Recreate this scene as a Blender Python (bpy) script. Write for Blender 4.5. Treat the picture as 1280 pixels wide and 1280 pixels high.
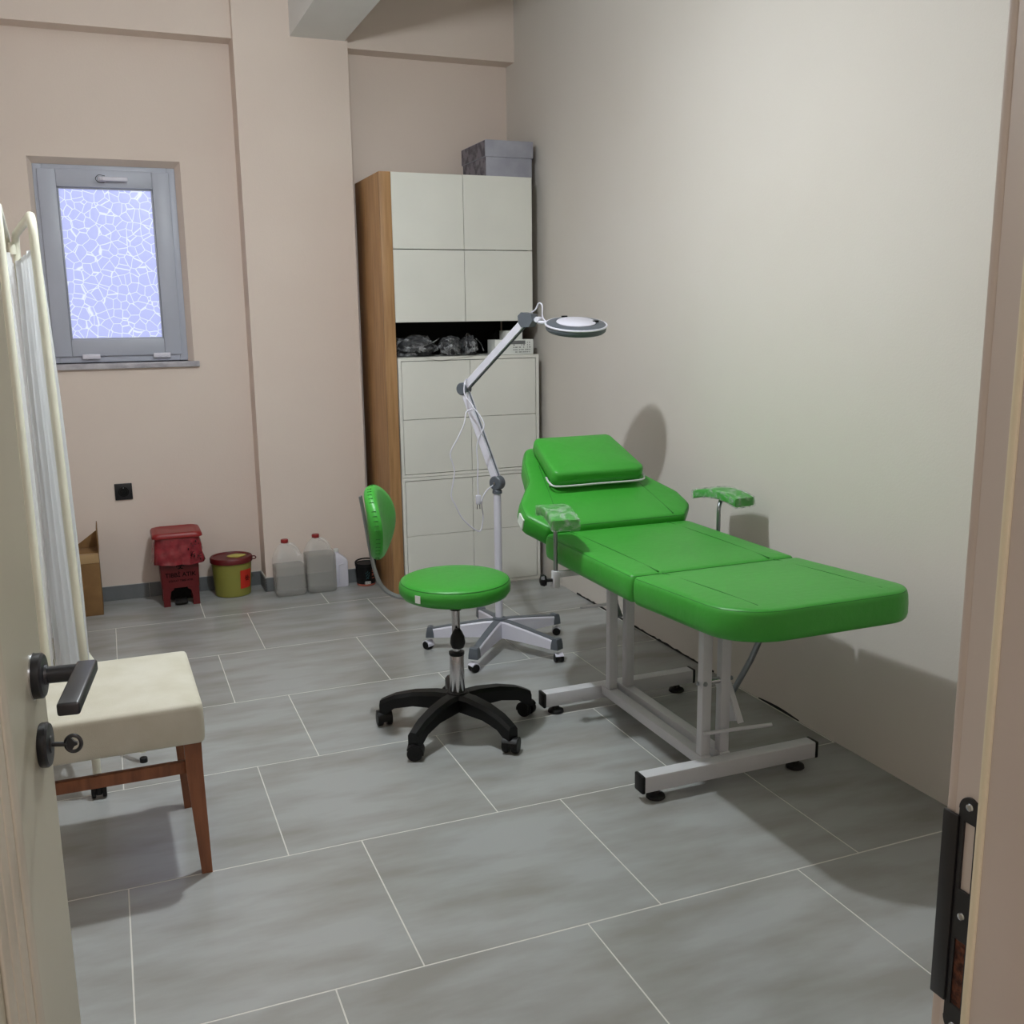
import bpy, bmesh, math, random
from mathutils import Vector, Matrix
for o in list(bpy.data.objects): bpy.data.objects.remove(o, do_unlink=True)
S = bpy.context.scene; C = S.collection; random.seed(7); PI = math.pi

# ------------------------------------------------------------------ camera
cam_data = bpy.data.cameras.new('camera'); cam = bpy.data.objects.new('camera', cam_data); C.objects.link(cam)
cam_data.sensor_width = 36; cam_data.lens = 1250.17/1280*36; cam_data.clip_start = .05
Rm = ((.9271146, -.3745522, -.0130042), (.0840670, .1740230, .9811466), (.3652276, .9107286, -.1928267))
M = Matrix(((Rm[0][0], Rm[1][0], -Rm[2][0], .0609657), (Rm[0][1], Rm[1][1], -Rm[2][1], -1.970826),
            (Rm[0][2], Rm[1][2], -Rm[2][2], 1.4521105), (0, 0, 0, 1)))
cam.matrix_world = M; S.camera = cam
# ------------------------------------------------------------------ world, exposure, lamps
w = bpy.data.worlds.new('world'); S.world = w; w.use_nodes = True
w.node_tree.nodes['Background'].inputs[0].default_value = (.75, .8, 1, 1)
w.node_tree.nodes['Background'].inputs[1].default_value = .05
S.view_settings.view_transform = 'Standard'; S.view_settings.look = 'None'
S.view_settings.gamma = 1; S.view_settings.use_curve_mapping = False
S.view_settings.exposure = 0.0
BULB = Vector((.72, .98, 2.68)); BULB_W = 134.0
def lamp(name, typ, loc, energy, color, **k):
    d = bpy.data.lights.new(name, typ); d.energy = energy; d.color = color
    for a, b in k.items(): setattr(d, a, b)
    o = bpy.data.objects.new(name, d); o.location = loc; C.objects.link(o); return o
room_light = lamp('room_light', 'POINT', BULB, BULB_W, (.90, .965, 1), shadow_soft_size=.045)
down_fill = lamp('down_fill', 'AREA', BULB-Vector((0, 0, .036)), 15.0, (.90, .965, 1), shape='DISK', size=.07)  # fill added under the bulb to lift the floor and lower walls
hall_light = lamp('hall_light', 'AREA', (.9, -2.5, 3.0), 42.0, (.97, .97, 1), shape='RECTANGLE', size=.6, size_y=.6)

# ------------------------------------------------------------------ helpers
def lin(c):
    c = c/255.
    return c/12.92 if c <= .04045 else ((c+.055)/1.055)**2.4
def L3(r, g, b): return (lin(r), lin(g), lin(b), 1)
ORG = {}
def mat(name, col, rough=.6, metal=0, col2=None, scale=8, stretch=(1, 1, 1), bump=0, bscale=60, detail=6, lo=.35, hi=.65, coords='Generated', spec=.5, rand=0, trans=0, emit=None, es=1, coat=0):
    m = bpy.data.materials.new(name); m.use_nodes = True; nt = m.node_tree; N = nt.nodes; K = nt.links
    b = N['Principled BSDF']; b.inputs['Base Color'].default_value = col
    b.inputs['Roughness'].default_value = rough; b.inputs['Metallic'].default_value = metal
    b.inputs['Specular IOR Level'].default_value = spec; b.inputs['Coat Weight'].default_value = coat
    b.inputs['Transmission Weight'].default_value = trans
    if emit: b.inputs['Emission Color'].default_value = emit; b.inputs['Emission Strength'].default_value = es
    geo = N.new('ShaderNodeNewGeometry'); mp = N.new('ShaderNodeMapping'); mp.inputs['Scale'].default_value = stretch
    K.new(geo.outputs['Position'], mp.inputs['Vector'])
    n = N.new('ShaderNodeTexNoise'); n.inputs['Scale'].default_value = scale; n.inputs['Detail'].default_value = detail
    K.new(mp.outputs[0], n.inputs['Vector'])
    c2 = col2 or tuple(min(1, x*.93) for x in col[:3])+(1,)
    mx = N.new('ShaderNodeValToRGB'); mx.color_ramp.elements[0].position = lo; mx.color_ramp.elements[1].position = hi
    mx.color_ramp.elements[0].color = col; mx.color_ramp.elements[1].color = c2
    K.new(n.outputs['Fac'], mx.inputs[0]); out = mx.outputs[0]
    if rand:
        oi = N.new('ShaderNodeObjectInfo'); mr = N.new('ShaderNodeMapRange'); mr.inputs['To Min'].default_value = 1-rand; mr.inputs['To Max'].default_value = 1+rand
        K.new(oi.outputs['Random'], mr.inputs[0]); h = N.new('ShaderNodeHueSaturation'); K.new(mr.outputs[0], h.inputs['Value']); K.new(out, h.inputs['Color']); out = h.outputs[0]
    K.new(out, b.inputs['Base Color'])
    if bump:
        nb = N.new('ShaderNodeTexNoise'); nb.inputs['Scale'].default_value = bscale; nb.inputs['Detail'].default_value = 4
        K.new(mp.outputs[0], nb.inputs['Vector']); bp = N.new('ShaderNodeBump'); bp.inputs['Strength'].default_value = bump; bp.inputs['Distance'].default_value = .004
        K.new(nb.outputs['Fac'], bp.inputs['Height']); K.new(bp.outputs[0], b.inputs['Normal'])
    return m
def finish(bm, ang=38):
    bmesh.ops.remove_doubles(bm, verts=bm.verts, dist=1e-6)
    bmesh.ops.recalc_face_normals(bm, faces=bm.faces)
    for f in bm.faces: f.smooth = True
    for e in bm.edges:
        if len(e.link_faces) == 2 and e.calc_face_angle(0) > math.radians(ang): e.smooth = False
def obj(name, bm, m, parent=None, org=None, ang=38, recalc=True, label=None):
    if recalc: finish(bm, ang)
    o0 = Vector(org) if org is not None else (ORG[parent.name] if parent else Vector((0, 0, 0)))
    bmesh.ops.translate(bm, verts=bm.verts, vec=-o0)
    me = bpy.data.meshes.new(name); bm.to_mesh(me); bm.free()
    for mm in (m if isinstance(m, (list, tuple)) else [m]): me.materials.append(mm)
    o = bpy.data.objects.new(name, me); C.objects.link(o)
    if parent: o.parent = parent
    else: o.location = o0
    ORG[o.name] = o0
    if label: o['label'] = label
    return o
def thing(name, label, cat, loc, group=None):
    o = bpy.data.objects.new(name, None); o.empty_display_size = .1; C.objects.link(o); o.location = loc
    o['label'] = label; o['category'] = cat
    if group: o['group'] = group
    ORG[o.name] = Vector(loc); return o
def tag(o, label, cat, group=None):
    o['label'] = label; o['category'] = cat
    if group: o['group'] = group
    return o
def struct(name, bm, m, parent=None, ang=38):
    o = obj(name, bm, m, parent, ang=ang)
    if not parent: o['kind'] = 'structure'
    return o
def box(bm, a, b, bev=0, seg=2, mx=None, mi=0):
    a, b = [min(p, q) for p, q in zip(a, b)], [max(p, q) for p, q in zip(a, b)]
    vs = [bm.verts.new((x, y, z)) for x in (a[0], b[0]) for y in (a[1], b[1]) for z in (a[2], b[2])]
    fs = [bm.faces.new([vs[i] for i in q]) for q in ((0, 1, 3, 2), (4, 6, 7, 5), (0, 4, 5, 1), (2, 3, 7, 6), (0, 2, 6, 4), (1, 5, 7, 3))]
    for f in fs: f.material_index = mi
    if bev:
        es = list({e for f in fs for e in f.edges})
        r = bmesh.ops.bevel(bm, geom=es, offset=bev, segments=seg, affect='EDGES', profile=.5)
        vs = list({v for f in r['faces'] for v in f.verts} | {v for v in vs if v.is_valid})
    if mx is not None: bmesh.ops.transform(bm, matrix=mx, verts=vs)
    return bm
def B(a, b, bev=0, seg=2, mx=None): return box(bmesh.new(), a, b, bev, seg, mx)
def ringloft(bm, rings, cap=True, mi=0):
    R_ = [[bm.verts.new(p) for p in r] for r in rings]; n = len(R_[0])
    for a, b in zip(R_, R_[1:]):
        for i in range(n):
            f = bm.faces.new((a[i], a[(i+1) % n], b[(i+1) % n], b[i])); f.material_index = mi
    if cap:
        for r in (R_[0], R_[-1]):
            f = bm.faces.new(r); f.material_index = mi
    return bm
def frame_for(d):
    d = d.normalized(); u = Vector((0, 0, 1)) if abs(d.z) < .9 else Vector((0, 1, 0))
    x = u.cross(d).normalized(); return x, d.cross(x).normalized()
def tube(bm, pts, r, n=12, cap=True, closed=False, flat=1.0):
    pts = [Vector(p) for p in pts]; m = len(pts); rs = r if isinstance(r, (list, tuple)) else [r]*m
    T = []
    for i in range(m):
        a = pts[i-1] if (i > 0 or closed) else pts[i]; b = pts[(i+1) % m] if (i < m-1 or closed) else pts[i]
        T.append((b-a).normalized())
    x, y = frame_for(T[0]); rings = []
    for i in range(m):
        x = (x-T[i]*x.dot(T[i])).normalized(); y = T[i].cross(x)
        rings.append([pts[i]+x*(rs[i]*math.cos(2*PI*k/n))+y*(rs[i]*flat*math.sin(2*PI*k/n)) for k in range(n)])
    if closed: rings.append(rings[0]); return ringloft(bm, rings, False)
    return ringloft(bm, rings, cap)
def rect_tube(bm, pts, w, h, up=(0, 0, 1), r=0):
    pts = [Vector(p) for p in pts]; m = len(pts); up = Vector(up); rings = []
    for i in range(m):
        t = ((pts[i+1] if i < m-1 else pts[i])-(pts[i-1] if i > 0 else pts[i])).normalized()
        s = t.cross(up).normalized(); u = s.cross(t).normalized()
        ww = w[i] if isinstance(w, (list, tuple)) else w; hh = h[i] if isinstance(h, (list, tuple)) else h
        rings.append([pts[i]+s*(a*ww/2)+u*(b*hh/2) for a, b in ((-1, -1), (1, -1), (1, 1), (-1, 1))])
    return ringloft(bm, rings)
def smooth_path(pts, k=6):
    pts = [Vector(p) for p in pts]; P = [pts[0]]+pts+[pts[-1]]; out = []
    for i in range(1, len(P)-2):
        a, b, c, d = P[i-1:i+3]
        for j in range(k):
            t = j/k; out.append(.5*((2*b)+(c-a)*t+(2*a-5*b+4*c-d)*t*t+(3*b-a-3*c+d)*t**3))
    return out+[pts[-1]]
def lathe(bm, prof, c, n=32, mx=None):
    rings = [[Vector((r*math.cos(2*PI*k/n), r*math.sin(2*PI*k/n), z)) for k in range(n)] for r, z in prof]
    mx = mx if mx is not None else Matrix.Identity(4)
    rings = [[Vector(c)+(mx.to_3x3() @ p) for p in r] for r in rings]
    return ringloft(bm, rings)
def axis_mx(d):   # rotation sending +z to d
    return Vector((0, 0, 1)).rotation_difference(Vector(d).normalized()).to_matrix().to_4x4()
def rpoly(corners, seg=6):   # corners: (x, y, radius), CCW
    out = []; n = len(corners)
    for i in range(n):
        p = Vector(corners[i][:2]); r = corners[i][2]
        a = (Vector(corners[i-1][:2])-p).normalized(); b = (Vector(corners[(i+1) % n][:2])-p).normalized()
        if r <= 0: out.append(p); continue
        half = a.angle(b)/2; t = r/math.tan(half); c = p+(a+b).normalized()*(r/math.sin(half))
        s, e = p+a*t-c, p+b*t-c; ang = s.angle_signed(e)*-1
        for k in range(seg+1):
            th = ang*k/seg; q = Matrix.Rotation(th, 2) @ s; out.append(c+q)
    return out
def densify(P, d):
    out = []
    for i in range(len(P)):
        a, b = P[i], P[(i+1) % len(P)]; k = max(1, int((b-a).length/d))
        for j in range(k): out.append(a.lerp(b, j/k))
    return out
def pad(outline, T, r, crown=.008, mx=None, pw=.75, puff=0.0, dens=.03):
    """cushion: outline CCW list of 2D points, bottom z=0 top z=T, rounded rim r"""
    P = densify(outline, dens); n = len(P)
    nr = []
    for i in range(n):
        t = (P[(i+1) % n]-P[i-1]).normalized(); nr.append(Vector((-t.y, t.x)))
    cx = sum((p for p in P), Vector((0, 0)))/n; rings = []
    def ins(d, z): return [Vector((p.x+q.x*d, p.y+q.y*d, z)) for p, q in zip(P, nr)]
    K = 8
    base = ins(r, 0)
    rings.append([Vector((cx.x+(p.x-cx.x)*.5, cx.y+(p.y-cx.y)*.5, 0)) for p in base])
    for k in range(K+1):
        a = -PI/2+PI*k/K; s = math.sin(a)
        rings.append(ins(r*(1-abs(math.cos(a))**pw) if k not in (0, K) else r, T/2+T/2*(abs(s)**pw)*(1 if s > 0 else -1)))
    top = rings[-1]
    for sc, h in ((.94, .35), (.8, .7), (.55, .92), (.25, 1)):
        rings.append([Vector((cx.x+(p.x-cx.x)*sc, cx.y+(p.y-cx.y)*sc, T+crown*h)) for p in top])
    if mx is not None: rings = [[mx @ p for p in rr] for rr in rings]
    return ringloft(bmesh.new(), rings)
def text(name, s, size, loc, rot, m, parent, ext=.0006, align='CENTER'):
    cu = bpy.data.curves.new(name, 'FONT'); cu.body = s; cu.size = size; cu.extrude = ext; cu.align_x = align; cu.align_y = 'CENTER'; cu.offset = size*.012
    t = bpy.data.objects.new(name+'_curve', cu); C.objects.link(t); bpy.context.view_layer.update()
    me = bpy.data.meshes.new_from_object(t.evaluated_get(bpy.context.evaluated_depsgraph_get()))
    bpy.data.objects.remove(t); me.name = name
    o = bpy.data.objects.new(name, me); C.objects.link(o); me.materials.clear(); me.materials.append(m)
    o.parent = parent; o.location = Vector(loc)-ORG[parent.name]; o.rotation_euler = rot; ORG[o.name] = Vector(loc); return o

# ------------------------------------------------------------------ materials
m_wall = mat('pink_cream_paint', L3(226, 211, 200), .75, col2=L3(222, 206, 195), scale=1.5, bump=.12, bscale=140)
m_wallr = mat('cream_paint_cool_lit', L3(216, 210, 203), .7, col2=L3(213, 206, 198), scale=1.2, bump=.12, bscale=140)  # same paint as the other walls, with cooler light put into its colour
m_white = mat('ceiling_white', L3(230, 230, 228), .8, scale=2, bump=.1, bscale=120)
m_tile = mat('grey_porcelain_tile', L3(163, 165, 164), .20, col2=L3(144, 143, 139), scale=2.4, stretch=(1, 3.2, 1), detail=10, lo=.40, hi=.66, rand=.03, bump=.05, bscale=150, spec=.4)
m_grout = mat('pale_grout', L3(208, 206, 200), .9)
m_skirt = mat('grey_skirting_tile', L3(118, 121, 123), .4, col2=L3(100, 103, 105), scale=5, rand=.04)
m_green = mat('green_vinyl', L3(62, 160, 54), .40, col2=L3(56, 152, 48), scale=3, bump=.28, bscale=38, spec=.45)
m_dgreen = mat('green_seam', L3(38, 118, 36), .55)
m_wmetal = mat('white_powder_coat', L3(208, 208, 212), .38, scale=4)
m_wplast = mat('white_plastic', L3(222, 220, 232), .35)
m_gplast = mat('grey_plastic', L3(92, 98, 106), .45)
m_black = mat('black_plastic', L3(8, 8, 9), .46, spec=.32)
m_blackm = mat('black_coated_metal', L3(22, 22, 27), .38, spec=.6)
m_rubber = mat('black_rubber', L3(20, 20, 20), .7)
m_chrome = mat('chrome', L3(205, 205, 208), .16, 1)
m_steel = mat('brushed_steel', L3(150, 155, 158), .35, .9)
m_wood = mat('brown_wood_laminate', L3(184, 142, 96), .5, col2=L3(150, 110, 70), scale=6, stretch=(9, 9, .5), detail=8, lo=.3, hi=.7)
m_legw = mat('red_brown_wood', L3(142, 88, 56), .45, col2=L3(116, 68, 42), scale=6, stretch=(8, 8, .8), detail=6)
m_cab = mat('cream_white_laminate', L3(230, 229, 221), .5, scale=2)
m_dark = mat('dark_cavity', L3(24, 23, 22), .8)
m_seat = mat('cream_fabric', L3(206, 202, 188), .85, col2=L3(196, 191, 174), scale=9, bump=.25, bscale=600)
m_cloth = mat('white_screen_cloth', L3(236, 238, 238), .8, scale=5)
_n = m_cloth.node_tree; _t = _n.nodes.new('ShaderNodeBsdfTranslucent'); _t.inputs[0].default_value = L3(240, 242, 246); _m = _n.nodes.new('ShaderNodeMixShader'); _m.inputs[0].default_value = .55
_n.links.new(_n.nodes['Principled BSDF'].outputs[0], _m.inputs[1]); _n.links.new(_t.outputs[0], _m.inputs[2]); _n.links.new(_m.outputs[0], _n.nodes['Material Output'].inputs[0])
m_post = mat('cream_enamel', L3(228, 226, 208), .35)
m_pvc = mat('grey_white_pvc', L3(182, 186, 200), .4, scale=3)
m_marble = mat('grey_marble', L3(196, 192, 198), .4, col2=L3(160, 156, 164), scale=14, detail=9)
m_red = mat('red_plastic', L3(140, 22, 24), .4)
m_dred = mat('dark_red_plastic', L3(98, 14, 19), .45)
m_bag = mat('red_bin_liner', L3(150, 40, 50), .25, col2=L3(116, 22, 34), scale=22, bump=.9, bscale=26, spec=.7)
m_black_print = mat('black_print', L3(6, 3, 4), .8, spec=.2)
m_olive = mat('olive_yellow_plastic', L3(140, 138, 62), .45)
m_yellow = mat('pale_yellow_plastic', L3(190, 180, 90), .5)
m_tape = mat('buff_tape', L3(178, 146, 104), .4)
m_orange = mat('orange_label', L3(206, 48, 30), .5)
m_card = mat('brown_cardboard', L3(140, 106, 66), .85, col2=L3(118, 86, 50), scale=8)
m_lgrey = mat('lilac_grey_card', L3(168, 168, 178), .75, col2=L3(152, 152, 164), scale=9)
m_pattern = mat('grey_marbled_card', L3(134, 128, 136), .75, col2=L3(92, 88, 96), scale=24, detail=9, lo=.45, hi=.6)
m_lbl = mat('white_label', L3(228, 230, 226), .6)
m_print = mat('grey_print', L3(110, 112, 112), .7)
m_door = mat('greige_door_lacquer', L3(176, 170, 151), .4, scale=3)
m_mould = mat('beige_moulding_lacquer', L3(178, 168, 151), .5, scale=3)
m_frame = mat('taupe_frame_lacquer', L3(206, 195, 186), .5, scale=3)
m_gask = mat('cream_gasket', L3(232, 224, 196), .5)
m_raw = mat('raw_brown_board', L3(104, 62, 44), .9, col2=L3(60, 34, 26), scale=160, lo=.4, hi=.6, bump=.8, bscale=200)
m_pink = mat('salmon_plastic', L3(176, 96, 80), .5)
m_teal = mat('teal_print', L3(30, 92, 96), .6)

def alpha_mat(name, col, a, rough=.3, bump=0, bscale=40, streak=None):
    m = mat(name, col, rough, bump=bump, bscale=bscale, spec=.7); nt = m.node_tree; b = nt.nodes['Principled BSDF']; b.inputs['Alpha'].default_value = a
    if streak:
        n = nt.nodes.new('ShaderNodeTexNoise'); n.inputs['Scale'].default_value = streak; n.inputs['Detail'].default_value = 5
        g = nt.nodes.new('ShaderNodeNewGeometry'); nt.links.new(g.outputs['Position'], n.inputs['Vector'])
        r = nt.nodes.new('ShaderNodeValToRGB'); r.color_ramp.elements[0].position = .46; r.color_ramp.elements[1].position = .66
        r.color_ramp.elements[0].color = (a*.35,)*3+(1,); r.color_ramp.elements[1].color = (min(1, a*2.2),)*3+(1,)
        nt.links.new(n.outputs['Fac'], r.inputs[0]); nt.links.new(r.outputs[0], b.inputs['Alpha'])
    return m
m_jug = alpha_mat('cloudy_clear_plastic', L3(246, 246, 244), .22, .3)
m_water = alpha_mat('still_liquid', L3(150, 147, 138), .40, .3)
m_film = alpha_mat('clear_wrap', L3(205, 222, 208), .22, .12, bump=.9, bscale=60, streak=45)
m_film2 = alpha_mat('clear_bag_film', L3(205, 207, 210), .26, .15, bump=1, bscale=30, streak=26)

# window glass: crackle pattern, daylight put in as the pane's own glow
m_glass = bpy.data.materials.new('crackle_frosted_glass'); m_glass.use_nodes = True
nt = m_glass.node_tree; N = nt.nodes; K = nt.links; b = N['Principled BSDF']
g = N.new('ShaderNodeNewGeometry'); nz = N.new('ShaderNodeTexNoise'); nz.inputs['Scale'].default_value = 9; K.new(g.outputs['Position'], nz.inputs['Vector'])
va = N.new('ShaderNodeVectorMath'); va.operation = 'MULTIPLY_ADD'; va.inputs[1].default_value = (.018, .018, .018); K.new(nz.outputs['Color'], va.inputs[0]); K.new(g.outputs['Position'], va.inputs[2])
vo = N.new('ShaderNodeTexVoronoi'); vo.feature = 'DISTANCE_TO_EDGE'; vo.inputs['Scale'].default_value = 23; K.new(va.outputs[0], vo.inputs['Vector'])
cr = N.new('ShaderNodeValToRGB'); cr.color_ramp.elements[0].position = .018; cr.color_ramp.elements[1].position = .048
cr.color_ramp.elements[0].color = L3(232, 240, 255); cr.color_ramp.elements[1].color = L3(186, 194, 246)
K.new(vo.outputs['Distance'], cr.inputs[0]); K.new(cr.outputs[0], b.inputs['Emission Color']); b.inputs['Emission Strength'].default_value = 1.0
b.inputs['Base Color'].default_value = L3(60, 62, 70); b.inputs['Roughness'].default_value = .35
bp = N.new('ShaderNodeBump'); bp.inputs['Strength'].default_value = .6; bp.inputs['Distance'].default_value = .003; K.new(vo.outputs['Distance'], bp.inputs['Height']); K.new(bp.outputs[0], b.inputs['Normal'])
m_bulb = mat('lit_bulb', L3(255, 255, 250), .5, emit=(1, 1, .97, 1), es=12)

# ------------------------------------------------------------------ setting
XR, YB, YC, XL, YF, ZC = 2.278, 3.56, 3.39, -1.0, -1.41, 3.22
YN = -3.2       # far end of the hall strip behind the doorway
floor = struct('floor', B((XL, YN, -.06), (XR, YB, -.0005)), m_grout)
D_, L_ = .605, .618
k = 0
for bnd in range(-6, 6):
    y0, y1 = bnd*D_, (bnd+1)*D_
    off = .004 if bnd % 2 == 0 else .418
    for i in range(-4, 5):
        x0, x1 = off+i*L_, off+(i+1)*L_
        a = (max(x0+.0019, XL+.001), max(y0+.0024, YN+.001)); c = (min(x1-.0019, XR-.001), min(y1-.0024, YB-.001))
        if c[0]-a[0] < .02 or c[1]-a[1] < .02: continue
        obj('tile', B((a[0], a[1], -.012), (c[0], c[1], 0), .0004, 1), m_tile, floor)
struct('ceiling', B((XL, YN, ZC), (XR, YB, ZC+.1)), m_white)
struct('wall_right', B((XR, YN, 0), (XR+.12, YB+.2, ZC)), m_wallr)
struct('wall_left', B((XL-.12, YN, 0), (XL, YB+.2, ZC)), m_wall)
struct('wall_hall', B((XL, YN-.12, 0), (XR, YN, ZC)), m_wall)
# back wall with window opening and its upper band
wx0, wx1, wz0, wz1 = -.205, .498, 1.238, 2.234
fx0, fx1, fz1 = -.186, .472, 2.207
bm = bmesh.new()
box(bm, (XL, YB, 0), (wx0, YB+.2, ZC)); box(bm, (wx1, YB, 0), (XR, YB+.2, ZC))
box(bm, (wx0, YB, 0), (wx1, YB+.2, wz0)); box(bm, (wx0, YB, wz1), (wx1, YB+.2, ZC))
wb = struct('wall_back', bm, m_wall)
struct('trim_1', B((XL, 3.44, 2.81), (XR, YB, ZC)), m_wall)                      # beam along the top of the back wall
struct('trim_2', B((.774, YC, 0), (1.343, YB, ZC)), m_wall)                      # column
struct('trim_3', B((1.052, YF, 2.83), (1.328, YC, ZC)), m_white)                 # ceiling beam
# front wall with the doorway
dx0, dx1, dzt = -.145, .67, 2.08
bm = bmesh.new()
box(bm, (XL, YF-.16, 0), (dx0-.05, YF, ZC)); box(bm, (dx1+.03, YF-.16, 0), (XR, YF, ZC)); box(bm, (dx0-.05, YF-.16, dzt+.03), (dx1+.03, YF, ZC))
struct('wall_front', bm, m_wall)
# skirting tiles
def skirt(name, segs):
    r = None
    for (x0, y0, x1, y1) in segs:
        L = math.hypot(x1-x0, y1-y0); n = max(1, round(L/.618)); dx, dy = (x1-x0)/L, (y1-y0)/L; nx, ny = dy, -dx
        for j in range(n):
            a, c = L*j/n+.0015, L*(j+1)/n-.0015
            p, q = (x0+dx*a, y0+dy*a), (x0+dx*c+nx*.009, y0+dy*c+ny*.009)
            bm = B((p[0], p[1], .001), (q[0], q[1], .077), .001, 1)
            if r is None: r = struct(name, B((min(x0, x1), y0-.004, .0), (max(x0, x1), y0, .079)), m_grout)
            obj('tile', bm, m_skirt, r)
    return r
skirt('baseboard_back', [(XL, YB, .774, YB)])
skirt('baseboard_column', [(.765, YC, 1.343, YC)])
r = struct('baseboard_return', B((.770, 3.381, 0), (.774, YB, .079)), m_grout)
obj('tile', B((.765, 3.386, .001), (.7705, 3.55, .077)), m_skirt, r)
# open joint along the foot of the right wall
bm = bmesh.new(); rings = []
for i in range(60):
    y = 1.35+i*.022; h = .006+.006*random.random()
    rings.append([Vector((XR-.0015, y, 0)), Vector((XR+.001, y, 0)), Vector((XR+.001, y, h)), Vector((XR-.0015, y, h))])
ringloft(bm, rings); rings = []
for i in range(12):
    y = .80+i*.022; h = .004+.007*math.sin(PI*i/11)
    rings.append([Vector((XR-.0015, y, 0)), Vector((XR+.001, y, 0)), Vector((XR+.001, y, h)), Vector((XR-.0015, y, h))])
ringloft(bm, rings)
obj('open_joint', bm, m_dark, bpy.data.objects['wall_right'])

# window
def rect_frame(bm, x0, x1, z0, z1, t, y0, y1, bev=.003):
    box(bm, (x0, y0, z0), (x0+t, y1, z1), bev); box(bm, (x1-t, y0, z0), (x1, y1, z1), bev)
    box(bm, (x0+t, y0, z0), (x1-t, y1, z0+t), bev); box(bm, (x0+t, y0, z1-t), (x1-t, y1, z1), bev); return bm
win = struct('window_1', rect_frame(bmesh.new(), fx0, fx1, 1.245, fz1, .04, 3.608, 3.68), m_pvc)
sash = obj('sash', rect_frame(bmesh.new(), -.168, .442, 1.276, 2.184, .083, 3.595, 3.66, .004), m_pvc, win)
obj('glazing_bead', rect_frame(bmesh.new(), -.088, .362, 1.356, 2.104, .011, 3.612, 3.62, .002), m_pvc, win)
obj('pane', B((-.085, 3.632, 1.358), (.361, 3.638, 2.101)), m_glass, win)
bm = B((.108, 3.578, 2.128), (.145, 3.596, 2.152), .004); box(bm, (.125, 3.560, 2.130), (.245, 3.576, 2.150), .005); box(bm, (.115, 3.566, 2.132), (.14, 3.59, 2.148), .003)
obj('window_handle', bm, m_wplast, win)
bm = bmesh.new(); tube(bm, smooth_path([(.14, 3.575, 2.155), (.11, 3.57, 2.158), (.096, 3.57, 2.14), (.11, 3.57, 2.122), (.135, 3.575, 2.122)], 4), .0016, 6)
obj('cord_loop', bm, m_black, win)
for x in (-.04, .30): obj('hinge_cover', B((x, 3.586, 1.262), (x+.085, 3.612, 1.286), .004), m_wplast, win)
obj('window_sill', B((wx0-.005, 3.54, 1.212), (wx1+.025, 3.68, 1.24), .003), m_marble, win)
bm = bmesh.new()
ringloft(bm, [[Vector(p) for p in q] for q in (((wx0, YB, wz0), (wx0, YB+.1, wz0), (fx0, YB+.1, wz0), (fx0, 3.6078, wz0)), ((wx0, YB, wz1), (wx0, YB+.1, wz1), (fx0, YB+.1, fz1), (fx0, 3.6078, fz1)), ((wx1, YB, wz1), (wx1, YB+.1, wz1), (fx1, YB+.1, fz1), (fx1, 3.6078, fz1)), ((wx1, YB, wz0), (wx1, YB+.1, wz0), (fx1, YB+.1, wz0), (fx1, 3.6078, wz0)))])
obj('reveal_plaster', bm, m_wall, win, ang=20)
struct('wall_outer', B((wx0-.05, 3.70, 1.1), (wx1+.05, 3.76, 2.3)), m_dark)

# socket
t = thing('wall_socket', 'black square power socket on the pale back wall under the window', 'socket', (.097, YB, .576))
obj('frame', B((.054, 3.551, .534), (.140, YB, .620), .003), m_blackm, t)
bm = bmesh.new(); lathe(bm, [(.0, 0), (.026, 0), (.026, .003), (.021, .003), (.019, -.001), (0, -.001)], (.097, 3.550, .577), 24, axis_mx((0, -1, 0)))
obj('plug_well', bm, m_black, t)
for s in (-1, 1):
    bm = bmesh.new(); lathe(bm, [(.003, 0), (.003, .004)], (.097+s*.009, 3.5515, .577), 10, axis_mx((0, -1, 0))); obj('contact_hole', bm, m_dark, t)
obj('earth_clip', B((.0945, 3.546, .595), (.0995, 3.552, .600)), m_steel, t)

# door leaf (hinged on the left jamb, swung into the room), frame
DA = math.radians(7); DM = Matrix.Translation((-.137, -1.480, 0)) @ Matrix.Rotation(-DA, 4, 'Z')   # local +y along the leaf, +x out of its face
def DT(bm): bmesh.ops.transform(bm, matrix=DM, verts=bm.verts); return bm
door = struct('door_1', DT(B((-.040, .0, .008), (0, .80, 2.05), .002)), m_door)
for ya in (.4915, .522, .554, .591, .309, .278, .246, .209): obj('moulding', DT(B((-.0005, ya-.0135, .12), (.0042, ya+.0135, 1.93), .0022, 3)), m_mould, door)
X = Vector((1, 0, 0)); HY, HZ, KZ = .745, 1.049, .9635
hd = obj('door_handle', DT(lathe(bmesh.new(), [(0, 0), (.0255, 0), (.0265, .002), (.0265, .010), (.024, .0125), (.012, .0130), (.0115, .016)], (0, HY, HZ), 40, axis_mx(X))), m_blackm, door)
obj('rose_trim', DT(lathe(bmesh.new(), [(.02, 0), (.0272, 0), (.0272, .0016), (.02, .0016)], (0, HY, HZ), 40, axis_mx(X))), m_chrome, hd)
bm = bmesh.new(); tube(bm, [(.012, HY, HZ), (.046, HY, HZ), (.056, HY, HZ)], .0100, 22)
obj('spindle_neck', DT(bm), m_blackm, hd)
obj('lever', DT(B((.046, HY-.130, HZ-.004), (.069, HY+.012, HZ+.0105), .003, 3)), m_blackm, hd)
bm = lathe(bmesh.new(), [(0, 0), (.0255, 0), (.0265, .002), (.0265, .008), (.0245, .0105), (.011, .0110), (.010, .0125), (0, .0125)], (0, HY, KZ), 40, axis_mx(X))
es = obj('key_escutcheon', DT(bm), m_blackm, door)
bm = bmesh.new(); tube(bm, [(.010, HY, KZ), (.028, HY, KZ-.002)], .0028, 10)
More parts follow.
